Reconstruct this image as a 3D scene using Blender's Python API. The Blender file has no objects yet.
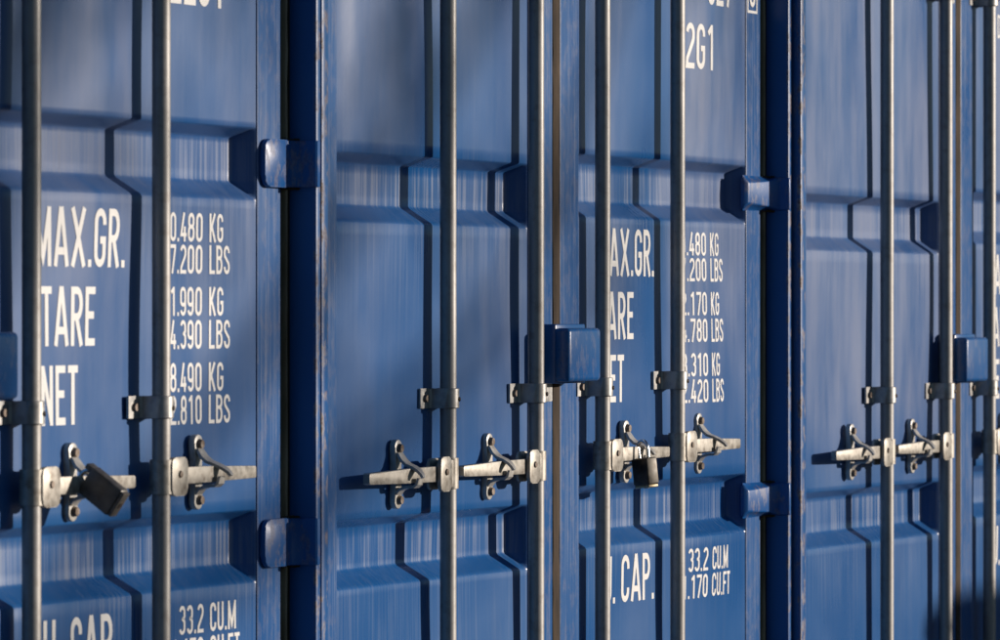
import bpy, bmesh, math, random
from mathutils import Vector, Matrix

# ------------------------------------------------------------------ camera, sky, sun, exposure
scene = bpy.context.scene
TH = math.radians(66.2216)            # camera heading, measured from the door normal
CAM_Z = 1.45
cam_data = bpy.data.cameras.new('camera')
cam = bpy.data.objects.new('camera', cam_data)
scene.collection.objects.link(cam)
cam.location = (-8.5895, -4.2095, CAM_Z)
cam.rotation_euler = (math.radians(90), 0, -TH)
cam_data.sensor_width = 36
cam_data.lens = 185.8
cam_data.shift_y = -0.007
cam_data.clip_start = 0.1
cam_data.clip_end = 3000
cam_data.dof.use_dof = True
cam_data.dof.focus_distance = 10.5
cam_data.dof.aperture_fstop = 9.0
scene.camera = cam

SUN_AZ = math.radians(36)             # right of the door normal
SUN_EL = math.radians(9)
world = bpy.data.worlds.new('World')
scene.world = world
world.use_nodes = True
wn = world.node_tree
sky = wn.nodes.new('ShaderNodeTexSky')
sky.sky_type = 'NISHITA'
sky.sun_disc = False
sky.sun_elevation = SUN_EL
sky.dust_density = 0.1
sky.ozone_density = 4.0
sky.air_density = 1.0
# direction to the sun: (sin az, -cos az); the node's rotation 0 is +Y, turning towards +X
sky.sun_rotation = math.pi - SUN_AZ
wn.nodes['Background'].inputs['Strength'].default_value = 0.07
wn.links.new(sky.outputs[0], wn.nodes['Background'].inputs['Color'])

sun_data = bpy.data.lights.new('sun', 'SUN')
sun_data.energy = 5.0
sun_data.angle = math.radians(0.53)
sun_data.color = (1.0, 0.88, 0.76)
sun = bpy.data.objects.new('sun', sun_data)
scene.collection.objects.link(sun)
sdir = Vector((math.sin(SUN_AZ) * math.cos(SUN_EL), -math.cos(SUN_AZ) * math.cos(SUN_EL), math.sin(SUN_EL)))
sun.rotation_euler = sdir.to_track_quat('Z', 'Y').to_euler()
sun.location = (8, -8, 6)

scene.view_settings.view_transform = 'Standard'
scene.view_settings.look = 'None'
scene.view_settings.exposure = -0.16
scene.view_settings.gamma = 1
scene.view_settings.use_curve_mapping = False
scene.render.engine = 'CYCLES'
scene.cycles.max_bounces = 6

# ------------------------------------------------------------------ material helpers
def node(nt, t, **kw):
    n = nt.nodes.new(t)
    for k, v in kw.items():
        if k.startswith('i_'):
            n.inputs[k[2:].replace('_', ' ')].default_value = v
        else:
            setattr(n, k, v)
    return n

def mat_base(name):
    m = bpy.data.materials.new(name)
    m.use_nodes = True
    nt = m.node_tree
    return m, nt, nt.nodes['Principled BSDF']

def coords(nt, scale=(1, 1, 1), seed=True):
    tc = node(nt, 'ShaderNodeTexCoord')
    mp = node(nt, 'ShaderNodeMapping')
    mp.inputs['Scale'].default_value = scale
    nt.links.new(tc.outputs['Object'], mp.inputs['Vector'])
    return mp.outputs[0]

def noise(nt, vec, scale, detail=4, rough=0.55, dist=0.0, rnd=True):
    n = node(nt, 'ShaderNodeTexNoise', noise_dimensions='4D')
    n.inputs['Scale'].default_value = scale
    n.inputs['Detail'].default_value = detail
    n.inputs['Roughness'].default_value = rough
    n.inputs['Distortion'].default_value = dist
    nt.links.new(vec, n.inputs['Vector'])
    if rnd:
        oi = node(nt, 'ShaderNodeObjectInfo')
        mu = node(nt, 'ShaderNodeMath', operation='MULTIPLY')
        mu.inputs[1].default_value = 37.0
        nt.links.new(oi.outputs['Random'], mu.inputs[0])
        nt.links.new(mu.outputs[0], n.inputs['W'])
    return n.outputs['Fac']

def remap(nt, val, a, b, c=0.0, d=1.0):
    r = node(nt, 'ShaderNodeMapRange')
    r.inputs['From Min'].default_value = a
    r.inputs['From Max'].default_value = b
    r.inputs['To Min'].default_value = c
    r.inputs['To Max'].default_value = d
    nt.links.new(val, r.inputs['Value'])
    return r.outputs[0]

def mul(nt, a, b):
    m = node(nt, 'ShaderNodeMath', operation='MULTIPLY')
    for i, v in enumerate((a, b)):
        if isinstance(v, (int, float)):
            m.inputs[i].default_value = v
        else:
            nt.links.new(v, m.inputs[i])
    return m.outputs[0]

def mixc(nt, fac, a, b):
    m = node(nt, 'ShaderNodeMix', data_type='RGBA')
    if isinstance(fac, (int, float)):
        m.inputs[0].default_value = fac
    else:
        nt.links.new(fac, m.inputs[0])
    for i, v in ((6, a), (7, b)):
        if isinstance(v, tuple):
            m.inputs[i].default_value = (*v, 1)
        else:
            nt.links.new(v, m.inputs[i])
    return m.outputs[2]

def bump(nt, bsdf, h, strength, dist):
    b = node(nt, 'ShaderNodeBump')
    b.inputs['Strength'].default_value = strength
    b.inputs['Distance'].default_value = dist
    nt.links.new(h, b.inputs['Height'])
    nt.links.new(b.outputs[0], bsdf.inputs['Normal'])

def attr(nt, name):
    return node(nt, 'ShaderNodeAttribute', attribute_name=name).outputs['Fac']

BLUE = (0.006, 0.088, 0.290)
def paint(name, base=BLUE, rough=0.27, streaks=True, spec=0.50):
    m, nt, b = mat_base(name)
    v1 = coords(nt)
    big = noise(nt, v1, 2.2, 3)
    fine = noise(nt, v1, 160, 3)
    col = mixc(nt, remap(nt, big, 0.35, 0.7), base, (base[0] * 2.0, base[1] * 1.18, base[2] * 1.08))
    vs = coords(nt, (120, 40, 2.2))
    st = noise(nt, vs, 1.0, 3, 0.6)
    vs2 = coords(nt, (24, 10, 1.0))
    st2 = noise(nt, vs2, 1.0, 3, 0.6)
    rgh = remap(nt, big, 0.3, 0.7, rough - 0.05, rough + 0.07)
    if streaks:
        a = attr(nt, 'streak')
        sm = noise(nt, coords(nt, (5, 2, 3)), 1.0, 2)
        f = mul(nt, mul(nt, remap(nt, st, 0.47, 0.61), a), remap(nt, sm, 0.32, 0.62, 0.15, 1.0))
        col = mixc(nt, mul(nt, f, 0.75), col, (0.19, 0.235, 0.34))
        g = mul(nt, remap(nt, st2, 0.5, 0.78), remap(nt, big, 0.35, 0.62))
        col = mixc(nt, mul(nt, g, 0.18), col, (0.13, 0.17, 0.27))
        rr = node(nt, 'ShaderNodeMath', operation='ADD')
        nt.links.new(rgh, rr.inputs[0])
        nt.links.new(mul(nt, f, 0.25), rr.inputs[1])
        rgh = rr.outputs[0]
    # chalked, bleached patches; their pale mauve also paints in a mottled sheen
    ch = attr(nt, 'chalk_sheen')
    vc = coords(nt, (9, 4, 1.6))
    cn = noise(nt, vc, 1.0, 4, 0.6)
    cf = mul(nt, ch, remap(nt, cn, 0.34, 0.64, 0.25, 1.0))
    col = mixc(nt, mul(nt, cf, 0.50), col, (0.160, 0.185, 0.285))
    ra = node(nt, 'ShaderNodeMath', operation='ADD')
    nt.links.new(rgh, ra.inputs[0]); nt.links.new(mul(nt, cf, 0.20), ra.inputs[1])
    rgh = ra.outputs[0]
    # dirt specks and scratches
    sp = noise(nt, v1, 70, 5, 0.7)
    col = mixc(nt, mul(nt, remap(nt, sp, 0.69, 0.76), 0.55), col, (0.10, 0.10, 0.12))
    cp = noise(nt, coords(nt, (1, 1, 0.6)), 24, 6, 0.72)
    cpf = remap(nt, cp, 0.735, 0.755)
    col = mixc(nt, mul(nt, cpf, 0.8), col, (0.10, 0.07, 0.05))
    # wear along exposed edges
    w = attr(nt, 'wear')
    vw = coords(nt, (1, 1, 0.45))
    wn_ = noise(nt, vw, 55, 5, 0.65)
    wf = mul(nt, w, remap(nt, wn_, 0.50, 0.58))
    col = mixc(nt, wf, col, mixc(nt, remap(nt, fine, 0.4, 0.6), (0.17, 0.085, 0.04), (0.30, 0.26, 0.22)))
    nt.links.new(col, b.inputs['Base Color'])
    rr2 = node(nt, 'ShaderNodeMath', operation='ADD')
    nt.links.new(rgh, rr2.inputs[0]); nt.links.new(mul(nt, wf, 0.35), rr2.inputs[1])
    nt.links.new(rr2.outputs[0], b.inputs['Roughness'])
    ob = noise(nt, v1, 26, 3)
    h = node(nt, 'ShaderNodeMath', operation='ADD')
    nt.links.new(mul(nt, ob, 1.0), h.inputs[0]); nt.links.new(mul(nt, fine, 0.12), h.inputs[1])
    bump(nt, b, h.outputs[0], 0.08, 0.003)
    b.inputs['Specular IOR Level'].default_value = spec
    return m

def metal(name, c1, c2, rough=0.45, metallic=0.6, rust=0.3, vert=True):
    m, nt, b = mat_base(name)
    v = coords(nt, (1, 1, 0.12) if vert else (1, 1, 1))
    n1 = noise(nt, v, 60, 4)
    vi = coords(nt)
    n2 = noise(nt, vi, 42, 6, 0.7)
    n3 = noise(nt, vi, 300, 3)
    col = mixc(nt, remap(nt, n1, 0.35, 0.65), c1, c2)
    col = mixc(nt, mul(nt, remap(nt, n2, 0.50, 0.70), rust), col, (0.10, 0.065, 0.040))
    nt.links.new(col, b.inputs['Base Color'])
    b.inputs['Metallic'].default_value = metallic
    nt.links.new(remap(nt, n1, 0.3, 0.7, rough - 0.07, rough + 0.1), b.inputs['Roughness'])
    bump(nt, b, n3, 0.06, 0.0015)
    return m

def plain(name, c1, c2, scale=40, rough=0.7, metallic=0.0, vert=False, b_=0.2):
    m, nt, b = mat_base(name)
    v = coords(nt, (1, 1, 0.15) if vert else (1, 1, 1))
    n1 = noise(nt, v, scale, 6, 0.65)
    nt.links.new(mixc(nt, remap(nt, n1, 0.35, 0.65), c1, c2), b.inputs['Base Color'])
    b.inputs['Roughness'].default_value = rough
    b.inputs['Metallic'].default_value = metallic
    bump(nt, b, n1, b_, 0.003)
    return m

M = {}
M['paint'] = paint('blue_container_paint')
M['frame'] = paint('blue_frame_paint', (0.007, 0.086, 0.285), 0.29, spec=0.4)
M['hinge'] = paint('blue_hinge_paint', (0.009, 0.092, 0.31), 0.33, streaks=False, spec=0.35)
M['rod'] = metal('galvanised_rod', (0.27, 0.265, 0.26), (0.36, 0.35, 0.335), 0.47, 0.3, 0.4)
M['bracket'] = metal('galvanised_bracket', (0.30, 0.30, 0.30), (0.42, 0.41, 0.39), 0.42, 0.6, 0.4, False)
M['hub'] = metal('cast_hub', (0.30, 0.28, 0.245), (0.44, 0.415, 0.37), 0.48, 0.45, 0.75, False)
M['catch'] = metal('worn_steel', (0.40, 0.39, 0.37), (0.56, 0.54, 0.50), 0.40, 0.3, 0.45, False)
M['bolt'] = metal('bolt_steel', (0.12, 0.09, 0.07), (0.26, 0.22, 0.19), 0.4, 0.8, 0.6, False)
M['chrome'] = metal('shackle_steel', (0.62, 0.62, 0.62), (0.75, 0.74, 0.72), 0.22, 1.0, 0.1, False)
M['lock_dark'] = metal('dark_lock_body', (0.085, 0.082, 0.080), (0.15, 0.14, 0.125), 0.42, 0.5, 0.5, False)
M['lock_brown'] = metal('tarnished_lock_body', (0.022, 0.019, 0.016), (0.075, 0.062, 0.045), 0.45, 0.35, 0.5, False)
M['brass'] = metal('tarnished_brass', (0.30, 0.24, 0.14), (0.42, 0.35, 0.22), 0.45, 0.8, 0.4, False)
M['strip'] = plain('rusty_brown_seal', (0.022, 0.014, 0.008), (0.072, 0.046, 0.026), 50, 0.9, 0, True)
M['rubber'] = plain('black_rubber_gasket', (0.012, 0.011, 0.010), (0.030, 0.026, 0.022), 40, 0.6, 0, True)
M['gasket_edge'] = plain('weathered_gasket_lip', (0.14, 0.10, 0.05), (0.36, 0.30, 0.19), 30, 0.7, 0, True)
M['dark'] = plain('hole_shade_black', (0.010, 0.012, 0.018), (0.02, 0.022, 0.03), 10, 0.8)
M['floor_ply'] = plain('plywood_floor', (0.12, 0.07, 0.04), (0.2, 0.13, 0.07), 8, 0.7)
M['asphalt'] = plain('yard_asphalt', (0.035, 0.035, 0.036), (0.07, 0.068, 0.065), 60, 0.85)
M['concrete'] = plain('grey_concrete', (0.20, 0.19, 0.17), (0.32, 0.30, 0.27), 12, 0.85)

def letter_mat():
    m, nt, b = mat_base('white_lettering_paint')
    v = coords(nt)
    n1 = noise(nt, v, 90, 6, 0.7)
    n2 = noise(nt, v, 6, 3)
    col = mixc(nt, remap(nt, n2, 0.3, 0.7), (0.76, 0.75, 0.73), (0.86, 0.85, 0.83))
    col = mixc(nt, mul(nt, remap(nt, n1, 0.62, 0.70), 0.7), col, (0.12, 0.16, 0.27))
    nt.links.new(col, b.inputs['Base Color'])
    b.inputs['Roughness'].default_value = 0.5
    return m
M['letter'] = letter_mat()

# ------------------------------------------------------------------ geometry helpers
COL = scene.collection

def finish(name, me, mat, parent=None, smooth=35):
    me.materials.append(M[mat])
    if smooth:
        me.polygons.foreach_set('use_smooth', [True] * len(me.polygons))
        me.set_sharp_from_angle(angle=math.radians(smooth))
    o = bpy.data.objects.new(name, me)
    COL.objects.link(o)
    if parent is not None:
        o.parent = parent
    return o

def from_bm(name, bm, mat, parent=None, smooth=35, wear=0.0):
    bmesh.ops.recalc_face_normals(bm, faces=bm.faces)
    me = bpy.data.meshes.new(name)
    bm.to_mesh(me)
    bm.free()
    if wear:
        a = me.attributes.new('wear', 'FLOAT', 'POINT')
        a.data.foreach_set('value', [wear] * len(me.vertices))
    return finish(name, me, mat, parent, smooth)

def bm_box(bm, x0, x1, y0, y1, z0, z1, bev=0.0, seg=2, mtx=None):
    r = bmesh.ops.create_cube(bm, size=1)
    vs = r['verts']
    for v in vs:
        v.co = Vector(((x0 + x1) / 2 + v.co.x * (x1 - x0), (y0 + y1) / 2 + v.co.y * (y1 - y0), (z0 + z1) / 2 + v.co.z * (z1 - z0)))
    out = set(vs)
    if bev:
        es = list({e for v in vs for e in v.link_edges})
        r2 = bmesh.ops.bevel(bm, geom=es, offset=bev, segments=seg, affect='EDGES', profile=0.5)
        out = {v for f in r2['faces'] for v in f.verts} | {v for v in vs if v.is_valid}
        # all verts of this island
        stack = [next(iter(out))]; seen = set(stack)
        while stack:
            v = stack.pop()
            for e in v.link_edges:
                w = e.other_vert(v)
                if w not in seen:
                    seen.add(w); stack.append(w)
        out = seen
    if mtx is not None:
        for v in out:
            v.co = mtx @ v.co
    return out

def box(name, mat, parent, x0, x1, y0, y1, z0, z1, bev=0.003, seg=2, wear=0.0):
    bm = bmesh.new()
    bm_box(bm, min(x0, x1), max(x0, x1), y0, y1, z0, z1, bev, seg)
    return from_bm(name, bm, mat, parent, wear=wear)

def bm_prism(bm, poly, axis, a, b, bev=0.0, seg=2):
    """extrude a 2-D polygon along an axis: 'z' poly=(x,y); 'y' poly=(x,z); 'x' poly=(y,z)"""
    def P(p, t):
        if axis == 'z': return (p[0], p[1], t)
        if axis == 'y': return (p[0], t, p[1])
        return (t, p[0], p[1])
    va = [bm.verts.new(P(p, a)) for p in poly]
    vb = [bm.verts.new(P(p, b)) for p in poly]
    fs = [bm.faces.new(va), bm.faces.new(vb[::-1])]
    n = len(poly)
    for i in range(n):
        fs.append(bm.faces.new((va[i], vb[i], vb[(i + 1) % n], va[(i + 1) % n])))
    if bev:
        cap = [e for f in fs[:2] for e in f.edges]
        bmesh.ops.bevel(bm, geom=cap, offset=bev, segments=seg, affect='EDGES', profile=0.5)

def bm_cyl(bm, p, q, r, n=20, r2=None):
    p = Vector(p); q = Vector(q); d = q - p
    mt = Matrix.Translation((p + q) / 2) @ d.to_track_quat('Z', 'Y').to_matrix().to_4x4()
    bmesh.ops.create_cone(bm, cap_ends=True, segments=n, radius1=r, radius2=r if r2 is None else r2, depth=d.length, matrix=mt)

def bm_strip(bm, prof, w0, thick, xc, sgn=1):
    """bent strip: prof = list of (y, z, half width, x shift); thickness grows along the profile normal"""
    n = len(prof)
    rows = []
    for i, (y, z, hw, xs) in enumerate(prof):
        a = prof[max(0, i - 1)]; b = prof[min(n - 1, i + 1)]
        t = Vector((b[0] - a[0], b[1] - a[1])).normalized()
        nn = Vector((-t.y, t.x)) * (thick / 2)
        cx = xc + sgn * xs
        rows.append([bm.verts.new((cx - hw, y + nn.x, z + nn.y)), bm.verts.new((cx + hw, y + nn.x, z + nn.y)),
                     bm.verts.new((cx + hw, y - nn.x, z - nn.y)), bm.verts.new((cx - hw, y - nn.x, z - nn.y))])
    for i in range(n - 1):
        for k in range(4):
            bm.faces.new((rows[i][k], rows[i][(k + 1) % 4], rows[i + 1][(k + 1) % 4], rows[i + 1][k]))
    bm.faces.new(rows[0]); bm.faces.new(rows[-1][::-1])

def rounded(x0, x1, z0, z1, r, n=6):
    pts = []
    for cx, cz, a0 in ((x1 - r, z1 - r, 0), (x0 + r, z1 - r, 90), (x0 + r, z0 + r, 180), (x1 - r, z0 + r, 270)):
        for k in range(n + 1):
            a = math.radians(a0 + 90 * k / n)
            pts.append((cx + r * math.cos(a), cz + r * math.sin(a)))
    return pts

def empty(name, loc):
    o = bpy.data.objects.new(name, None)
    COL.objects.link(o)
    o.location = loc
    o.empty_display_size = 0.2
    return o

def tag(o, label, cat=None, group=None, kind=None):
    if label: o['label'] = label
    if cat: o['category'] = cat
    if group: o['group'] = group
    if kind: o['kind'] = kind
    return o

# ------------------------------------------------------------------ stroke lettering (condensed, like container decals)
STK = 0.125
def arc(cx, cy, rx, ry, a0, a1, n=10):
    return [(cx + rx * math.cos(math.radians(a0 + (a1 - a0) * k / n)), cy + ry * math.sin(math.radians(a0 + (a1 - a0) * k / n))) for k in range(n + 1)]

def glyph(ch):
    """returns (width, [(points, closed)]) in units of the letter height"""
    w = 0.44
    if ch in 'M': w = 0.58
    if ch in 'AX': w = 0.52
    if ch in 'EFLT': w = 0.38
    if ch == '.': w = 0.125
    if ch == ' ': return 0.16, []
    t = STK / 2
    l, r, b, T, c = t, w - t, t, 1 - t, w / 2
    R = (r - l) / 2
    ry = R * 1.1
    S = []
    if ch in '0O': S = [(arc(c, T - ry, R, ry, 0, 180) + arc(c, b + ry, R, ry, 180, 360), True)]
    elif ch == '1': S = [([(c + .06, 0), (c + .06, 1)], False), ([(c - .14, .80), (c + .03, .93)], False)]
    elif ch == '2': S = [(arc(c, T - ry, R, ry, 170, 0) + [(r, .68), (r - .03, .60), (l + .02, .22), (l, b), (w, b)], False)]
    elif ch == '3': S = [(arc(c, T - ry, R, ry, 165, 0) + [(r, .66)] + arc(c, .66, R, .13, 0, -75, 6) + arc(c, .40, R, .13, 75, 0, 6) + arc(c, b + ry, R, ry, 0, -165), False)]
    elif ch == '4': S = [([(.70 * w, 0), (.70 * w, .52)], False), ([(.58 * w, 1), (l, .24), (w, .24)], False)]
    elif ch == '7': S = [([(0, T), (r, T), (r, .86), (.36 * w, 0)], False)]
    elif ch == '8': S = [(arc(c, T - ry, R * .93, ry, 0, 180) + arc(c, .52 + .13, R * .93, .13, 180, 360), True),
                         (arc(c, .52 - .13, R, .13, 0, 180) + arc(c, b + ry, R, ry, 180, 360), True)]
    elif ch in '69':
        p = [(arc(c, T - ry, R, ry, 0, 180) + arc(c, .52, R, .14, 180, 360), True), ([(r, T - ry), (r, b + ry)] + arc(c, b + ry, R, ry, 0, -165), False)]
        if ch == '6': p = [([(w - x, 1 - y) for x, y in q], k) for q, k in p]
        S = p
    elif ch == 'A': S = [([(t * .8, 0), (c - .01, 1)], False), ([(w - t * .8, 0), (c + .01, 1)], False), ([(.18 * w, .26), (.82 * w, .26)], False)]
    elif ch == 'B': S = [([(l, 0), (l, 1)], False), ([(l, T), (c, T)] + arc(c, T - .19, R, .19, 90, -90) + [(l, T - .38)], False), ([(l, b), (c, b)] + arc(c, b + .247, R, .247, -90, 90) + [(l, b + .494)], False)]
    elif ch == 'C': S = [([(r, .70)] + arc(c, T - ry, R, ry, 0, 180) + arc(c, b + ry, R, ry, 180, 360) + [(r, .30)], False)]
    elif ch == 'D': S = [([(l, 0), (l, 1)], False), ([(l, T), (c, T)] + arc(c, T - ry, R, ry, 90, 0) + arc(c, b + ry, R, ry, 0, -90) + [(l, b)], False)]
    elif ch == 'E': S = [([(w, T), (l, T), (l, b), (w, b)], False), ([(l, .52), (w * .88, .52)], False)]
    elif ch == 'F': S = [([(w, T), (l, T), (l, 0)], False), ([(l, .52), (w * .88, .52)], False)]
    elif ch == 'G': S = [([(r, .72)] + arc(c, T - ry, R, ry, 0, 180) + arc(c, b + ry, R, ry, 180, 360) + [(r, .46), (c, .46)], False)]
    elif ch == 'K': S = [([(l, 0), (l, 1)], False), ([(l, .36), (r, 1)], False), ([(l + .11, .50), (w - t * .6, 0)], False)]
    elif ch == 'L': S = [([(l, 1), (l, b), (w, b)], False)]
    elif ch == 'M': S = [([(l, 0), (l, 1)], False), ([(r, 0), (r, 1)], False), ([(l, .96), (c, .12), (r, .96)], False)]
    elif ch == 'N': S = [([(l, 0), (l, 1)], False), ([(r, 0), (r, 1)], False), ([(l, .96), (r, .04)], False)]
    elif ch in 'PR':
        S = [([(l, 0), (l, 1)], False), ([(l, T), (c, T)] + arc(c, T - .225, R, .225, 90, -90) + [(l, T - .45)], False)]
        if ch == 'R': S.append(([(c - .01, T - .45), (w - t * .7, 0)], False))
    elif ch == 'S': S = [([(r, .74)] + arc(c, T - ry, R, ry, 0, 180) + [(l, .70), (l + .03, .62), (r - .03, .38), (r, .30)] + arc(c, b + ry, R, ry, 0, -180) + [(l, .26)], False)]
    elif ch == 'T': S = [([(0, T), (w, T)], False), ([(c, 0), (c, T)], False)]
    elif ch == 'U': S = [([(l, 1), (l, b + ry)] + arc(c, b + ry, R, ry, 180, 360) + [(r, 1)], False)]
    elif ch == 'X': S = [([(t * .8, 0), (w - t * .8, 1)], False), ([(t * .8, 1), (w - t * .8, 0)], False)]
    elif ch == '.': S = [([(t, 0), (t, STK)], False)]
    return w, S

def text_width(s, gap=0.10):
    return sum(glyph(c)[0] + gap for c in s) - gap

def lettering(s, h, x, z, surf, parent, label, align='l', gap=0.10, sx=1.0):
    """flat painted lettering that lies on the door sheet; surf(x, z) is the sheet's y"""
    wtot = text_width(s, gap) * h * sx
    x0 = x if align == 'l' else x - wtot
    verts, faces = [], []
    cur = 0.0
    level = 0
    for ch in s:
        w, strokes = glyph(ch)
        for pts, closed in strokes:
            level += 1
            P = [Vector((p[0] + cur, p[1])) for p in pts]
            # resample long segments
            Q = []
            m = len(P)
            for i in range(m if closed else m - 1):
                a, b = P[i], P[(i + 1) % m]
                if (b - a).length < 1e-5: continue
                k = max(1, int((b - a).length / 0.2))
                for j in range(k): Q.append(a.lerp(b, j / k))
            if not closed: Q.append(P[-1])
            m = len(Q)
            base = len(verts)
            for i in range(m):
                if closed: a, b = Q[i - 1], Q[(i + 1) % m]
                else: a, b = Q[max(0, i - 1)], Q[min(m - 1, i + 1)]
                d0 = (Q[i] - a); d1 = (b - Q[i])
                if d0.length < 1e-6: d0 = d1
                if d1.length < 1e-6: d1 = d0
                d0.normalize(); d1.normalize()
                n0 = Vector((-d0.y, d0.x)); n1 = Vector((-d1.y, d1.x))
                nn = (n0 + n1)
                if nn.length < 1e-6: nn = n0.copy()
                nn.normalize()
                nn *= (STK / 2) / max(0.45, nn.dot(n0))
                for sg in (1, -1):
                    q = Q[i] + nn * sg
                    X = x0 + q.x * h * sx; Z = z + q.y * h
                    verts.append((X, surf(X, Z) - 0.0007 - 0.00004 * (level % 6), Z))
            for i in range(m if closed else m - 1):
                j = (i + 1) % m
                faces.append((base + 2 * i, base + 2 * i + 1, base + 2 * j + 1, base + 2 * j))
        cur += w + gap
    me = bpy.data.meshes.new('lettering')
    me.from_pydata(verts, [], faces)
    o = finish('lettering', me, 'letter', parent, 0)
    o['label'] = label
    return o

# ------------------------------------------------------------------ the setting
def build_ground():
    xs = [-1500, -60, -12, -6, 2.40, 2.50, 8, 20, 80, 1500]
    ys = [-1500, -60, -12, -4, 0, 8, 20, 1500]
    verts = [(x, y, 0.0 if x < 2.45 else -0.03) for y in ys for x in xs]
    nx = len(xs)
    faces = [(j * nx + i, j * nx + i + 1, (j + 1) * nx + i + 1, (j + 1) * nx + i) for j in range(len(ys) - 1) for i in range(nx - 1)]
    me = bpy.data.meshes.new('ground')
    me.from_pydata(verts, [], faces)
    o = finish('ground', me, 'asphalt', None, 0)
    tag(o, 'dark asphalt yard under the containers', 'ground', kind='structure')
build_ground()

# ------------------------------------------------------------------ containers
DEPTH = 0.040
BANDS = (1.722, 1.025, 0.328)          # recess centres above the container's base
Z0, Z1 = 0.165, 2.425                  # door leaf

def smooth(t):
    t = max(0.0, min(1.0, t))
    return t * t * (3 - 2 * t)

def softramp(t):
    # linear ramp with rounded ends
    t = max(0.0, min(1.0, t))
    e = 0.16
    if t < e: return t * t / (2 * e) / (1 - e)
    if t > 1 - e: return 1 - (1 - t) ** 2 / (2 * e) / (1 - e)
    return (t - e / 2) / (1 - e)

def make_surface(px0, px1, dz, seed, amp=1.0):
    """y of the door sheet at (x, z), and how streaky it is there"""
    rnd = random.Random(seed)
    bumps = []
    for _ in range(26):
        bumps.append((rnd.uniform(px0, px1), rnd.uniform(Z0, Z1), rnd.uniform(0.05, 0.16), rnd.uniform(0.10, 0.30), rnd.uniform(-0.0055, 0.0055) * amp, rnd.uniform(-.3, .3)))
    def dent(x, z):
        d = 0.0
        for bx, bz, sx, sz, a, k in bumps:
            u = (x - bx + k * (z - bz)) / sx; v = (z - bz) / sz
            q = u * u + v * v
            if q < 12: d += a * math.exp(-q / 2)
        edge = min(1.0, (x - px0) / 0.09, (px1 - x) / 0.09)
        return d * smooth(max(0.0, edge))
    def rec(x, z):
        r = 0.0; band = 0.0; wash = 0.0
        for c in BANDS:
            t = c + dz + 0.068; bt = c + dz - 0.068
            if bt - 0.25 < z < t:
                if z > bt:
                    rz = min((t - z) / 0.022, (z - bt) / 0.038)
                    rx = min((px1 - x) / 0.022, (x - px0) / 0.022)
                    r = softramp(min(rz, rx))
                    band = 1.0 if z < t - 0.03 else 0.25
                    if z < bt + 0.034: band = 0.28
                else:
                    wash = smooth(1 - (bt - z) / 0.24) * 0.30
        return r, max(band, wash, 0.05)
    def surf(x, z):
        return rec(x, z)[0] * DEPTH + dent(x, z)
    return surf, lambda x, z: rec(x, z)[1], dent

def build_panel(px0, px1, dz, seed, parent, amp=1.0, chalk_sheen=0.5):
    surf, streak, dent = make_surface(px0, px1, dz, seed, amp)
    xs = [px0 + 0.022 * k / 6 for k in range(7)] + [px1 - 0.022 * k / 6 for k in range(7)]
    n = int((px1 - px0 - 0.044) / 0.016)
    xs += [px0 + 0.022 + (px1 - px0 - 0.044) * k / n for k in range(1, n)]
    xs = sorted(set(round(v, 5) for v in xs))
    zs = []
    for c in BANDS:
        t = c + dz + 0.068; b = c + dz - 0.068
        zs += [t - 0.022 * k / 8 for k in range(9)] + [b + 0.038 * k / 8 for k in range(9)] + [b + 0.038 + 0.076 * k / 4 for k in range(1, 4)]
    z = Z0
    cuts = sorted(zs)
    n = int((Z1 - Z0) / 0.02)
    for k in range(n + 1):
        v = Z0 + (Z1 - Z0) * k / n
        if min(abs(v - q) for q in cuts) > 0.008: zs.append(v)
    zs = sorted(set(round(v, 5) for v in zs))
    nx = len(xs)
    verts = [(x, surf(x, z), z) for z in zs for x in xs]
    faces = [(j * nx + i, j * nx + i + 1, (j + 1) * nx + i + 1, (j + 1) * nx + i) for j in range(len(zs) - 1) for i in range(nx - 1)]
    me = bpy.data.meshes.new('door_panel')
    me.from_pydata(verts, [], faces)
    a = me.attributes.new('streak', 'FLOAT', 'POINT')
    a.data.foreach_set('value', [streak(x, z) for z in zs for x in xs])
    rnd = random.Random(seed * 13 + 5)
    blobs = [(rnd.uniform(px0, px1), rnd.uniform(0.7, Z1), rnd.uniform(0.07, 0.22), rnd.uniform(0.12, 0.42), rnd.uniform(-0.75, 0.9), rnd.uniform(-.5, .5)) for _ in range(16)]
    def chalk_sheen_at(x, z):  # bleaching plus sheen mottling put into the colour, stronger higher up
        c = chalk_sheen * (0.05 + 0.95 * smooth((z - 0.92) / 0.75))
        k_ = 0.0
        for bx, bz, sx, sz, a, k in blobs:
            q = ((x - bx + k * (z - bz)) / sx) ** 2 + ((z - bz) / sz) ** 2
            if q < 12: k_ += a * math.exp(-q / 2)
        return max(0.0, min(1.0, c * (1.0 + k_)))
    a = me.attributes.new('chalk_sheen', 'FLOAT', 'POINT')
    a.data.foreach_set('value', [chalk_sheen_at(x, z) for z in zs for x in xs])
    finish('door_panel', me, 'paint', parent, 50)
    return surf

def build_profile(name, prof, z0, z1, mat, parent, smooth=40):
    """vertical extrusion of [(x, y, wear)], subdivided in height"""
    n = len(prof); k = 1
    verts = [(p[0], p[1], z) for z in (z0, z1) for p in prof]
    faces = [(i, (i + 1) % n, n + (i + 1) % n, n + i) for i in range(n)]
    faces += [tuple(range(n - 1, -1, -1)), tuple(range(n, 2 * n))]
    me = bpy.data.meshes.new(name)
    me.from_pydata(verts, [], faces)
    bm = bmesh.new(); bm.from_mesh(me); bmesh.ops.recalc_face_normals(bm, faces=bm.faces); bm.to_mesh(me); bm.free()
    a = me.attributes.new('wear', 'FLOAT', 'POINT')
    a.data.foreach_set('value', [p[2] for _ in (0, 1) for p in prof])
    return finish(name, me, mat, parent, smooth)

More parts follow.
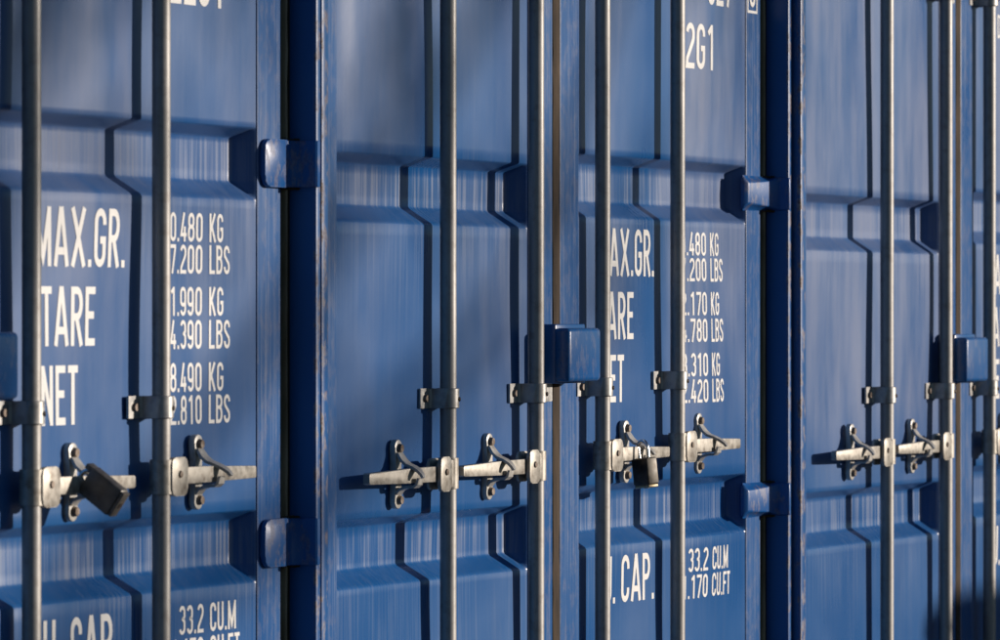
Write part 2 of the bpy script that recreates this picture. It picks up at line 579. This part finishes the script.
def hinge(parent, xi, zc, style, side, yf=-0.058, bolt=True):
    """xi: inner side of the corner post; side +1 = right-hand post.  An L-shaped strap: blade on the stile, knuckle turned out along the post"""
    s = side
    if s < 0: yf += 0.012
    bm = bmesh.new()
    if style == 'flat':
        h = 0.044
        x_l = xi - s * (0.124 if s > 0 else 0.055); xb = xi - s * 0.012
        # blade with rounded free corners
        pts = rounded(0, 0.112 if s > 0 else 0.045, zc - h, zc + h, 0.022)
        pts = [(x_l + s * p[0], p[1]) for p in pts]
        bm_prism(bm, pts, 'y', -0.0145, -0.0035, 0.003, 2)
        # knuckle: curved fillet from the blade's face out to the post's front
        prof = [(xi - s * 0.034, -0.004), (xi - s * 0.034, -0.0136)]
        for k in range(9):
            a = math.radians(90 * k / 8)
            prof.append((xi - s * 0.006 - s * 0.022 * (1 - math.sin(a)), -0.0150 - 0.022 * (1 - math.cos(a))))
        prof += [(xi - s * 0.006, yf - 0.001), (xi - s * 0.003, yf - 0.004), (xi + s * 0.008, yf - 0.004), (xi + s * 0.008, -0.004)]
        bm_prism(bm, prof, 'z', zc - h + 0.001, zc + h - 0.001, 0.002)
    else:
        # forged, tapering towards the door, faceted nose
        h0, h1 = 0.024, 0.037
        x_l = xi - s * (0.150 if s > 0 else 0.05); xm = xi - s * 0.026
        v = []
        for (x, y, h) in ((x_l, -0.003, h0 + .010), (x_l + s * .010, -0.014, h0), (xm, -0.022, h1 - .006), (xi - s * .004, -0.036, h1), (xi - s * .004, yf - .003, h1), (xi + s * .008, yf - .003, h1)):
            v.append((bm.verts.new((x, y, zc - h)), bm.verts.new((x, y, zc + h))))
        bk = [(bm.verts.new((x, -0.002, zc - h)), bm.verts.new((x, -0.002, zc + h))) for x, h in ((x_l, h0 + .014), (xi + s * .008, h1 + .002))]
        for i in range(len(v) - 1):
            bm.faces.new((v[i][0], v[i][1], v[i + 1][1], v[i + 1][0]))
        # top and bottom caps
        for q in (0, 1):
            bm.faces.new([a[q] for a in v] + [bk[1][q], bk[0][q]])
        bm.faces.new((bk[0][0], bk[0][1], v[0][1], v[0][0])); bm.faces.new((bk[1][0], bk[1][1], v[-1][1], v[-1][0]))
        bm.faces.new((bk[0][0], bk[0][1], bk[1][1], bk[1][0]))
        bmesh.ops.recalc_face_normals(bm, faces=bm.faces)
        bmesh.ops.bevel(bm, geom=list(bm.edges), offset=0.004, segments=3, affect='EDGES', profile=0.5)
    o = from_bm('hinge', bm, 'hinge', parent, 40, wear=0.35)
    # worn weld beads where the strap meets the post
    hh = 0.044 if style == 'flat' else 0.038
    for sg in (-1, 1):
        r = random.Random(int(zc * 100) + sg)
        bm = bmesh.new()
        pts = []
        for k in range(15):
            t = k / 14
            pts.append((xi - s * (0.036 - 0.040 * t), -0.004 - 0.045 * max(0, t - .5), zc + sg * (hh + r.uniform(0, .0015))))
        rings = []
        for p in pts:
            rr = r.uniform(.002, .004)
            rings.append([bm.verts.new((p[0], p[1] + rr * math.cos(q), p[2] + rr * math.sin(q))) for q in [math.pi * 2 * j / 8 for j in range(8)]])
        for i in range(14):
            for j in range(8):
                bm.faces.new((rings[i][j], rings[i][(j + 1) % 8], rings[i + 1][(j + 1) % 8], rings[i + 1][j]))
        bm.faces.new(rings[0]); bm.faces.new(rings[-1])
        from_bm('weld_bead', bm, 'strip', parent, 60)
    return o

def build_post(parent, xi, xo, yf, side, z0=0.118, z1=2.473):
    """corner post: inner side at xi, outer face at xo, front at yf"""
    s = side; b = 0.004
    prof = [(xi, 0.10, 0), (xi, yf + b + .003, 0), (xi, yf + b, .6), (xi + s * b * .3, yf + b * .3, .75), (xi + s * b, yf, .55),
            (xo - s * b, yf, .65), (xo - s * b * .3, yf + b * .3, 1.0), (xo, yf + b, .9), (xo, yf + .012, .2), (xo, 0.10, 0)]
    return build_profile('corner_post', prof, z0, z1, 'frame', parent)

def locking_bar(ct, xr, sgn, zb, zh, lever, hub_off, hub_w, keeper_off, tab=0.0, yr=-0.0345):
    """rod with guide brackets, hub and handle; sgn is the way the handle points"""
    bm = bmesh.new()
    bm_cyl(bm, (xr, yr, 0.10), (xr, yr, 2.50), 0.0163, 32)
    bar = from_bm('locking_bar', bm, 'rod', ct, 40)
    # guide brackets: a strap bent round the rod, bolted to the sheet on both sides
    for i, z in enumerate((zb, zb + 0.99, zb - 0.95)):
        bm = bmesh.new()
        R = 0.0225; t = 0.0042
        out = [(xr - 0.066, -0.0005), (xr - 0.066, -0.0055), (xr - R - 0.003, -0.0055), (xr - R, -0.0095)]
        for k in range(13):
            a = math.radians(180 - 180 * k / 12)
            out.append((xr + R * math.cos(a), yr - R * math.sin(a) * 0.97))
        rt = 0.066 + tab
        out += [(xr + R, -0.0095), (xr + R + .003, -0.0055), (xr + rt, -0.0055), (xr + rt, -0.0005)]
        inn = []
        r2 = R - t
        inn += [(xr + r2, -0.0005)]
        for k in range(13):
            a = math.radians(180 * k / 12)
            inn.append((xr + r2 * math.cos(a), yr - r2 * math.sin(a) * 0.97))
        inn += [(xr - r2, -0.0005)]
        # build as strip of quads between outer and inner outlines using one concave polygon
        bm_prism(bm, out + inn, 'z', z - 0.0195, z + 0.0195, 0.0012, 1)
        br = from_bm('rod_bracket', bm, 'bracket', bar, 35)
        for dx, y in ((-0.046, -0.0055), (0.046, -0.0055)):
            bm = bmesh.new()
            bm_cyl(bm, (xr + dx, y + .001, z), (xr + dx, y - 0.006, z), 0.0085, 14, 0.0065)
            from_bm('bolt', bm, 'bolt', bar, 40)
        bm = bmesh.new()
        bm_cyl(bm, (xr + 0.004, yr - R * .93, z - .002), (xr + 0.006, yr - R * .93 - .0025, z - .002), 0.005, 12, 0.004)
        from_bm('rivet', bm, 'bolt', bar, 40)
    # hub: collar on the rod and a clevis of two plates, the handle pivots between them
    bm = bmesh.new()
    hx = xr + sgn * hub_off; hw = hub_w / 2; hh = 0.034
    bm_cyl(bm, (xr, yr, zh - hh + .004), (xr, yr, zh + hh - .004), 0.0205, 28)
    bm_prism(bm, rounded(hx - hw, hx + hw, zh - hh, zh + hh, 0.013), 'y', -0.0575, -0.0495, 0.0018)
    bm_prism(bm, rounded(hx - hw, hx + hw, zh - hh * .9, zh + hh * .9, 0.013), 'y', -0.0325, -0.0255, 0.0018)
    xa, xb = sorted((xr, hx + sgn * (-hw * 0.2)))
    bm_box(bm, xa, xb, -0.0515, -0.0285, zh - hh * .8, zh + hh * .8, 0.003)
    from_bm('hub', bm, 'hub', bar, 35)
    bm = bmesh.new()
    bm_cyl(bm, (hx, -0.056, zh + .004), (hx, -0.0605, zh + .004), 0.0075, 14, 0.0055)
    from_bm('pivot_bolt', bm, 'bolt', bar, 40)
    # handle: flat bar that tapers to its end, blunt rounded tip
    x1 = hx - sgn * 0.005; x2 = xr + sgn * lever; L = x2 - x1
    poly = [(x1, zh + .016), (x1 + L * .45, zh + .0145), (x2 - sgn * .004, zh + .0105), (x2, zh + .008), (x2, zh - .009), (x2 - sgn * .004, zh - .0115), (x1 + L * .45, zh - .0135), (x1, zh - .015)]
    bm = bmesh.new()
    bm_prism(bm, poly, 'y', -0.0485, -0.0335, 0.002)
    from_bm('handle', bm, 'hub', bar, 30)
    # keeper on the door: base strap with two bolted lobes, hook under the handle, sprung catch over it
    kx = xr + sgn * keeper_off
    bm = bmesh.new()
    up, dn = 0.070, 0.064
    w = 0.0170
    pts = []
    for k in range(13):
        a = math.radians(180 * k / 12); pts.append((kx + w * math.cos(a), zh + up - w + w * math.sin(a)))
    pts += [(kx - w * .72, zh + .02), (kx - w * .72, zh - .015)]
    for k in range(13):
        a = math.radians(180 + 180 * k / 12); pts.append((kx + w * math.cos(a), zh - dn + w + w * math.sin(a)))
    pts += [(kx + w * .72, zh - .015), (kx + w * .72, zh + .02)]
    bm_prism(bm, pts, 'y', -0.0135, -0.0008, 0.002)
    bm_strip(bm, [(-.012, -.036 + zh, .0125, 0), (-.020, -.026 + zh, .0125, 0), (-.032, -.0215 + zh, .0125, 0), (-.050, -.021 + zh, .0125, 0), (-.0565, -.016 + zh, .012, 0), (-.0585, -.004 + zh, .009, 0)], 0, 0.0050, kx)
    kp = from_bm('handle_keeper', bm, 'catch', ct, 35)
    bm = bmesh.new()
    bm_strip(bm, [(-.0145, .044 + zh, .011, 0), (-.0185, .038 + zh, .012, 0), (-.024, .030 + zh, .0135, 0), (-.034, .0215 + zh, .0135, .001), (-.048, .0165 + zh, .0125, .003), (-.060, .010 + zh, .010, .007), (-.068, .003 + zh, .007, .011), (-.0715, -.003 + zh, .004, .013)], 0, 0.0055, kx, sgn)
    from_bm('catch', bm, 'catch', kp, 50)
    for dz_ in (up - w, -dn + w):
        bm = bmesh.new()
        bm_cyl(bm, (kx + .001, -0.0125, zh + dz_), (kx + .001, -0.021, zh + dz_), 0.0095, 14, 0.0075)
        from_bm('bolt', bm, 'bolt', kp, 40)
    # cam ends and their keepers on the sill and header
    for z, d in ((0.115, -1), (2.475, 1)):
        bm = bmesh.new()
        bm_box(bm, xr - .03, xr + .03, yr - .018, yr + .016, z - .022, z + .022, .006)
        from_bm('cam_end', bm, 'bracket', bar, 35)
        for q in (-1, 1):
            bm = bmesh.new()
            bm_box(bm, xr + q * .046 - .012, xr + q * .046 + .012, yr - .02, -0.0005, z - .03, z + .03, .004)
            from_bm('cam_keeper', bm, 'bracket', ct, 35)
    return kp

def casting(parent, x0, x1, y0, y1, z0, z1):
    bm = bmesh.new()
    bm_box(bm, x0, x1, y0, y1, z0, z1, 0.008, 3)
    o = from_bm('corner_casting', bm, 'frame', parent, 40, wear=0.5)
    bm = bmesh.new()
    xc = (x0 + x1) / 2; zc = (z0 + z1) / 2
    bm_prism(bm, rounded(xc - .032, xc + .032, zc - .039, zc + .039, .030), 'y', y0 - .0015, y0 + .002)
    from_bm('hole_shade_plate', bm, 'dark', o, 40)  # raised near-black plate: the hole's inner shade put in as colour

def build_container(loc, label, P):
    ct = empty('shipping_container', loc)
    tag(ct, label, 'container', 'blue shipping containers in a row')
    hl, hr = P['hl'], P['hr']            # outer half widths left and right of the door seam
    YF = -0.058
    pw = P.get('pw', 0.020)
    lw = P.get('lw', 0.029)
    xi = hr - pw; xl = -(hl - lw)
    build_post(ct, xi, hr, YF, 1)
    build_post(ct, xl, -hl, YF, -1)
    jamb = 0.034
    # leaves ------------------------------------------------------------
    surfs = []
    for side in (-1, 1):
        dz = P['dzl'] if side < 0 else P['dzr']
        if side < 0: e0, e1 = xl + jamb, -0.020
        else: e0, e1 = 0.019, xi - jamb
        p0 = e0 + (0.120 if side < 0 else 0.103)
        p1 = e1 - (0.128 if side < 0 else P['rst'])
        # frame of the leaf: two stiles and two rails, one welded tube frame
        bm = bmesh.new()
        yf, yb = -0.0025, 0.046
        bm_box(bm, e0, p0 - .0015, yf, yb, Z0 - .03, Z1 + .03, .0035, 2)
        bm_box(bm, p1 + .0015, e1, yf, yb, Z0 - .03, Z1 + .03, .0035, 2)
        bm_box(bm, p0 - .001, p1 + .001, yf + .002, yb - .001, Z0 - .028, Z0 + .03, .003, 2)
        bm_box(bm, p0 - .001, p1 + .001, yf + .002, yb - .001, Z1 - .03, Z1 + .028, .003, 2)
        door = from_bm('door', bm, 'frame', ct, 18, wear=0.12)
        me = door.data
        a = me.attributes.new('streak', 'FLOAT', 'POINT')
        a.data.foreach_set('value', [0.40] * len(me.vertices))
        door['label'] = 'left door leaf' if side < 0 else 'right door leaf'
        surf = build_panel(p0, p1, dz, P['seed'] + side, door, P.get('amp', 1.0), P['chalk_sheen'])
        surfs.append((surf, door))
        # black seal and its weathered lip along the hinge side
        g0, g1 = (e1, xi) if side > 0 else (xl, e0)
        box('gasket', 'rubber', door, g0 + .0005, g1 - .0005, 0.020, 0.044, Z0 - .03, Z1 + .03, .003)
        if side > 0: box('post_shade_strip', 'rubber', door, xi - .0035, xi - .0002, -0.004, 0.0195, Z0 - .03, Z1 + .03, .001)  # black strip added to darken the post's shaded inner side
        gl = e1 + .0165 * 1 if side > 0 else e0 - .0165
        bm = bmesh.new()
        n = 40; r = random.Random(P['seed'] * 7 + side)
        rows = []
        for k in range(n + 1):
            z = Z0 - .03 + (Z1 - Z0 + .06) * k / n
            dx = r.uniform(-.0014, .0014); wv = r.uniform(.0035, .0065)
            rows.append([bm.verts.new((gl + dx - wv, .021, z)), bm.verts.new((gl + dx - wv * .6, -.005, z)), bm.verts.new((gl + dx + wv * .6, -.006, z)), bm.verts.new((gl + dx + wv, .021, z))])
        for k in range(n):
            for q in range(3):
                bm.faces.new((rows[k][q], rows[k][q + 1], rows[k + 1][q + 1], rows[k + 1][q]))
        from_bm('gasket_lip', bm, 'gasket_edge', door, 50)
        for c in (*BANDS, 2.30):
            hinge(door, xi if side > 0 else xl, c + (P['hdz'] if side > 0 else dz), P['hinge'], side, YF)
    # brown seal strip between the leaves
    bm = bmesh.new()
    n = 60; r = random.Random(P['seed'])
    rows = []
    for k in range(n + 1):
        z = Z0 - .03 + (Z1 - Z0 + .06) * k / n
        d = r.uniform(-.0009, .0009); e = r.uniform(-.0012, .0012)
        rows.append([bm.verts.new((-.0195, .02, z)), bm.verts.new((-.0175 + e, -.002 + d, z)), bm.verts.new((0.0, -.006 + d, z)), bm.verts.new((.0145 + e, -.003 - d, z)), bm.verts.new((.0185, .02, z))])
    for k in range(n):
        for q in range(4):
            bm.faces.new((rows[k][q], rows[k][q + 1], rows[k + 1][q + 1], rows[k + 1][q]))
    from_bm('seal_strip', bm, 'strip', ct, 50)
    # locking gear ------------------------------------------------------
    zb = CAM_Z
    keepers = []
    for i, xr in enumerate(P['rods']):
        sgn = -1 if i < 2 else 1
        keepers.append(locking_bar(ct, xr, sgn, zb + P['zb'][i], zb + P['zh'][i], 0.390 if sgn < 0 else 0.345, 0.058 if sgn < 0 else 0.028, 0.052 if sgn < 0 else 0.060,
                    0.185, 0.085 if i == 1 else 0.0))
    # lock box over the seam
    bx0, bx1 = P['box']
    zt, zb_ = zb - 0.031, zb - 0.141
    bm = bmesh.new()
    bm_box(bm, bx0, bx1, -0.078, -0.043, zb_, zt, .009, 4)
    lb = from_bm('lock_box', bm, 'frame', ct, 35, wear=0.15)
    bm = bmesh.new()
    bm_box(bm, bx0 + .004, bx1 - .01, -0.046, -0.0035, zb_ - .004, zt + .008, .003, 2)
    from_bm('back_plate', bm, 'frame', lb, 35)
    # lettering on the right leaf ----------------------------------------
    surf, door = surfs[1]
    for (s, h, x, z, al, flat, sx) in P['text']:
        lettering(s, h, x, CAM_Z + z, (lambda a, b: -0.0028) if flat else surf, door, 'white lettering ' + s, al, sx=sx)
    if P.get('boxed'):
        x0, x1, z0, z1 = P['boxed']
        bm = bmesh.new()
        t = .006
        for (a, b, c, d) in ((x0, x1, z0, z0 + t), (x0, x1, z1 - t, z1), (x0, x0 + t, z0 + t, z1 - t), (x1 - t, x1, z0 + t, z1 - t)):
            vs = [bm.verts.new((p, -0.0032, CAM_Z + q)) for p, q in ((a, c), (b, c), (b, d), (a, d))]
            bm.faces.new(vs)
        o = from_bm('check_digit_frame', bm, 'letter', door, 0)
        o['label'] = 'white square frame round the check digit'
    # frame and body ------------------------------------------------------
    L = 6.0
    bm = bmesh.new(); bm_box(bm, xl, xi, -0.030, 0.10, 2.461, 2.585, .006); from_bm('header_beam', bm, 'frame', ct, 35)
    bm = bmesh.new(); bm_box(bm, xl, xi, -0.030, 0.10, 0.012, 0.130, .006); from_bm('sill_beam', bm, 'frame', ct, 35)
    for zz in ((0.0, 0.118), (2.473, 2.591)):
        casting(ct, -hl - .000, -hl + .162, YF - .004, 0.12, *zz)
        casting(ct, hr - .162, hr + .000, YF - .004, 0.12, *zz)
    for sd in (-1, 1):
        xo = hr - .006 if sd > 0 else -hl + .006
        pts = []
        y = 0.105; n = 20
        pitch = (L - .2) / n
        for k in range(n):
            yy = y + pitch * k
            pts += [(xo, yy), (xo, yy + pitch * .26), (xo - sd * .036, yy + pitch * .5), (xo - sd * .036, yy + pitch * .76)]
        pts.append((xo, y + pitch * n))
        bm = bmesh.new()
        lo = [bm.verts.new((p[0], p[1], .12)) for p in pts]; up = [bm.verts.new((p[0], p[1], 2.52)) for p in pts]
        for k in range(len(pts) - 1): bm.faces.new((lo[k], lo[k + 1], up[k + 1], up[k]))
        from_bm('side_wall', bm, 'frame', ct, 0)
        bm = bmesh.new(); xa, xb = sorted((xo - sd * .06, xo)); bm_box(bm, xa, xb, .125, L - .12, .012, .118, .004); from_bm('bottom_rail', bm, 'frame', ct, 35)
        bm = bmesh.new(); bm_box(bm, xa, xb, .125, L - .12, 2.522, 2.583, .004); from_bm('top_rail', bm, 'frame', ct, 35)
        for zz in ((0.0, 0.118), (2.473, 2.591)):
            x0, x1 = sorted((xo + sd * .006, xo - sd * .156))
            casting(ct, x0, x1, L - .115, L + .06, *zz)
    box('roof', 'frame', ct, -hl + .01, hr - .01, .02, L, 2.525, 2.580, .004)
    box('rear_wall', 'frame', ct, -hl + .045, hr - .045, L - .06, L, .118, 2.52, .004)
    box('floor', 'floor_ply', ct, -hl + .05, hr - .05, .11, L - .07, .125, .155, .004)
    return ct

def gross(kg, lb, xunit, xnum, hbig, z):
    pass

def plates(sx, xk, tare, cap_x, extra, bigs):
    """lines of text: (text, height, x, z, align, on stile, x scale)"""
    out = []
    nx = xk - 0.026
    rows = ((0.127, '30.480', 'KG'), (0.070, '67.200', 'LBS'), (-0.005, tare[0], 'KG'), (-0.064, tare[1], 'LBS'), (-0.140, tare[2], 'KG'), (-0.198, tare[3], 'LBS'))
    for z, n, u in rows:
        out.append((n, 0.0515, nx, z, 'r', False, sx))
        out.append((u, 0.0515, xk, z, 'l', False, 1.05))
    for z, n, u in ((-0.571, '33.2', 'CU.M'), (-0.630, '1.170', 'CU.FT')):
        out.append((n, 0.0515, nx, z, 'r', False, sx))
        out.append((u, 0.0515, xk, z, 'l', False, 1.05))
    for (s, z, x) in (('MAX.GR.', 0.079, bigs[0]), ('TARE', -0.056, bigs[1]), ('NET', -0.190, bigs[2]), ('CU. CAP.', -0.619, bigs[3])):
        out.append((s, 0.101, x, z, 'r', False, 0.93 if sx > 1.1 else 0.96))
    return out + extra

C1 = dict(hl=1.239, hr=1.239, dzl=-.03, dzr=.0, hdz=.003, rst=.100, seed=11, chalk_sheen=.46, hinge='flat', amp=1.0,
          rods=(-.616, -.181, .180, .646), zb=(-.167, -.166, -.1655, -.164), zh=(-.31, -.31, -.290, -.286), box=(-.105, .062),
          text=plates(1.05, .901, ('1.990', '4.390', '28.490', '62.810'), 0, [('22G1', .101, .952, .548, 'r', False, 1.0)], (.577, .469, .406, .551)))
C2 = dict(hl=1.234, hr=1.239, dzl=-.033, dzr=-.004, hdz=.000, rst=.093, seed=23, chalk_sheen=.66, hinge='forged', amp=1.0,
          rods=(-.616, -.181, .171, .595), zb=(-.167, -.163, -.155, -.146), zh=(-.314, -.311, -.299, -.291), box=(-.110, .060),
          text=plates(1.21, .866, ('2.170', '4.780', '28.310', '62.420'), 0, [('22G1', .101, .887, .540, 'r', False, 1.0), ('827', .101, .992, .686, 'r', False, .93), ('0', .085, 1.148, .695, 'r', True, .93)], (.545, .425, .372, .540)),
          boxed=(1.100, 1.162, .681, .795))
C3 = dict(hl=1.283, hr=1.239, dzl=-.030, dzr=.0, hdz=.0, rst=.100, seed=37, chalk_sheen=1.7, hinge='forged', amp=1.0, lw=.033,
          rods=(-.629, -.191, .150, .585), zb=(-.167, -.163, -.160, -.158), zh=(-.303, -.299, -.297, -.294), box=(-.156, .013),
          text=plates(1.21, .866, ('2.170', '4.780', '28.310', '62.420'), 0, [('22G1', .101, .887, .540, 'r', False, 1.0), ('D', .060, .342, .738, 'r', False, .93)], (.545, .425, .372, .540)))
c1 = build_container((-1.227, 0, 0), 'blue shipping container nearest the camera, with a rectangular dark padlock, at the left', C1)
c2 = build_container((1.250, 0, 0), 'blue shipping container in the middle, tare 2.170 KG, with a shackled padlock', C2)
c3 = build_container((3.779, -0.020, -0.03), 'blue shipping container farthest right with no padlock, sitting a little lower', C3)

# ------------------------------------------------------------------ padlocks
def frame_mtx(origin, u, v):
    u = Vector(u).normalized(); w = u.cross(Vector(v)).normalized(); v = w.cross(u)
    m = Matrix((u, v, w)).transposed().to_4x4()
    return Matrix.Translation(origin) @ m

def tube(bm, pts, r, n=12):
    rings = []
    for i, p in enumerate(pts):
        a = Vector(pts[max(0, i - 1)]); b = Vector(pts[min(len(pts) - 1, i + 1)])
        q = (b - a).to_track_quat('Z', 'X')
        rings.append([bm.verts.new(Vector(p) + q @ Vector((r * math.cos(2 * math.pi * k / n), r * math.sin(2 * math.pi * k / n), 0))) for k in range(n)])
    for i in range(len(rings) - 1):
        for k in range(n):
            bm.faces.new((rings[i][k], rings[i][(k + 1) % n], rings[i + 1][(k + 1) % n], rings[i + 1][k]))
    bm.faces.new(rings[0][::-1]); bm.faces.new(rings[-1])

def padlock(origin, down, across, L, W, T, leg, label, end_mat, shroud, body_mat='lock_dark'):
    """down: axis from shackle to keyway; across: axis along the body's width"""
    root = empty('padlock', origin)
    tag(root, label, 'padlock', 'padlocks on the door handles')
    m3 = frame_mtx((0, 0, 0), down, across)
    bm = bmesh.new()
    s0 = leg
    bm_box(bm, s0, s0 + L - .006, -W / 2, W / 2, -T / 2, T / 2, 0.004, 3, m3)
    body = from_bm('lock_body', bm, body_mat, root, 25)
    bm = bmesh.new()
    bm_box(bm, s0 + L - .0065, s0 + L, -W / 2 + .002, W / 2 - .002, -T / 2 + .002, T / 2 - .002, 0.002, 2, m3)
    e = from_bm('end_plate', bm, end_mat, root, 40)
    bm = bmesh.new()
    p = m3 @ Vector((s0 + L, 0, 0)); q = m3 @ Vector((s0 + L + .0012, 0, 0))
    bm_cyl(bm, p, q, .006, 14)
    from_bm('keyway', bm, 'bolt', e, 40)
    bm = bmesh.new()
    hw = W * 0.29
    pts = [(s0 + .01, -hw, 0)] + [(s0 - leg + hw - hw * math.sin(math.radians(a)), -hw * math.cos(math.radians(a)), 0) for a in range(0, 181, 15)] + [(s0 + .01, hw, 0)]
    tube(bm, [m3 @ Vector(p) for p in pts], .0042)
    from_bm('shackle', bm, 'chrome', root, 60)
    if shroud:
        bm = bmesh.new()
        for sg in (-1, 1):
            bm_box(bm, s0 - .012, s0 + .004, sg * (W / 2 - .006) - .005, sg * (W / 2 - .006) + .005, -T / 2 + .002, T / 2 - .002, .002, 2, m3)
        from_bm('shackle_guard', bm, 'lock_dark', root, 40)
    return root

padlock((-0.893, -0.046, CAM_Z - 0.272), (0.0, -0.065, -0.046), (0, 0.046, -0.065), 0.076, 0.052, 0.027, 0.014,
        'dark rectangular padlock hanging at a slant from the leftmost container handle', 'lock_dark', True)
padlock((1.582, -0.058, CAM_Z - 0.272), (0.02, -0.10, -0.99), (-0.40, -0.92, 0.1), 0.064, 0.048, 0.032, 0.036,
        'weathered padlock with bright shackle hanging under the middle container handle', 'brass', False, 'lock_brown')

# ------------------------------------------------------------------ low wall across the yard: its shade reaches the foot of the doors
def yard_wall():
    root = empty('boundary_wall', (3.55 + 7.0 * math.tan(SUN_AZ), -7.0, -0.03))
    tag(root, 'low grey concrete block wall across the yard from the doors', 'wall')
    h = 0.70 + 0.03 + 7.0 / math.cos(SUN_AZ) * math.tan(SUN_EL)
    box('wall_face', 'concrete', root, 0, 14, 0, 0.2, 0, h - 0.08, .006)
    box('coping', 'concrete', root, -0.03, 14.03, -.03, .23, h - 0.08, h, .008)
yard_wall()

# ------------------------------------------------------------------ tree across the yard: its sparse crown dapples the sun on the doors
M['bark'] = plain('tree_bark', (0.05, 0.04, 0.03), (0.13, 0.10, 0.08), 9, 0.9)
M['leaf'] = plain('tree_leaf', (0.035, 0.07, 0.02), (0.07, 0.12, 0.035), 3, 0.6)
def yard_tree(base, seed, height, lab, bare=.60):
    rnd = random.Random(seed)
    root = empty('broadleaf_tree', base)
    tag(root, lab, 'tree')
    def cone(bm, p, q, r0, r1, n=7):
        d = (q - p).normalized(); qt = d.to_track_quat('Z', 'X')
        A = [bm.verts.new(p + qt @ Vector((r0 * math.cos(6.2832 * k / n), r0 * math.sin(6.2832 * k / n), 0))) for k in range(n)]
        B = [bm.verts.new(q + qt @ Vector((r1 * math.cos(6.2832 * k / n), r1 * math.sin(6.2832 * k / n), 0))) for k in range(n)]
        for k in range(n): bm.faces.new((A[k], A[(k + 1) % n], B[(k + 1) % n], B[k]))
        bm.faces.new(A[::-1]); bm.faces.new(B)
    bt = bmesh.new(); bl = bmesh.new()
    tips = []
    def grow(p, d, L, rad, depth, bm):
        n = 4
        for i in range(n):
            d = (d + Vector((rnd.uniform(-.16, .16), rnd.uniform(-.16, .16), rnd.uniform(-.05, .12)))).normalized()
            q = p + d * (L / n)
            r1 = rad * (1 - 0.11 * (1 if depth else .7))
            cone(bm, p, q, rad, r1, 9 if depth == 0 else 6)
            p = q; rad = r1
            if depth < 4 and i >= (2 if depth == 0 else 1):
                for _ in range(2 if depth == 0 else 1):
                    side = Vector((rnd.uniform(-1, 1), rnd.uniform(-1, 1), rnd.uniform(-.1, .65))).normalized()
                    grow(p, (d * .45 + side).normalized(), L * rnd.uniform(.5, .78), rad * rnd.uniform(.45, .62), depth + 1, bl)
        if depth >= 3: tips.append(p)
        if depth < 4: grow(p, (d + Vector((rnd.uniform(-.5, .5), rnd.uniform(-.5, .5), .1))).normalized(), L * .68, rad * .75, depth + 1, bl)
        else: tips.append(p)
    grow(Vector((0, 0, 0)), Vector((0, 0, 1)), height * .48, height * .017, 0, bt)
    from_bm('trunk', bt, 'bark', root, 60)
    from_bm('limbs', bl, 'bark', root, 60)
    verts, faces = [], []
    for t in tips:
        if rnd.random() < bare: continue
        n = rnd.randint(4, 16); sp = rnd.uniform(.10, .26)
        for _ in range(n):
            c = t + Vector((rnd.gauss(0, sp), rnd.gauss(0, sp), rnd.gauss(0, sp * .8)))
            u = Vector((rnd.gauss(0, 1), rnd.gauss(0, 1), rnd.gauss(0, 1))).normalized()
            v = u.cross(Vector((rnd.gauss(0, 1), rnd.gauss(0, 1), rnd.gauss(0, 1)))).normalized()
            a = rnd.uniform(.045, .075); b = a * .55
            k = len(verts)
            verts += [c - u * a, c - v * b - u * a * .1, c + u * a, c + v * b - u * a * .1]
            faces.append((k, k + 1, k + 2, k + 3))
    me = bpy.data.meshes.new('crown')
    me.from_pydata([tuple(v) for v in verts], [], faces)
    o = finish('crown', me, 'leaf', root, 0)
    o['kind'] = 'stuff'
    return root
_L = 19.5
yard_tree((-1.6 + _L * math.tan(SUN_AZ), -_L, -0.03), 3, 9.0, 'thinly leaved tree across the yard, facing the container doors')
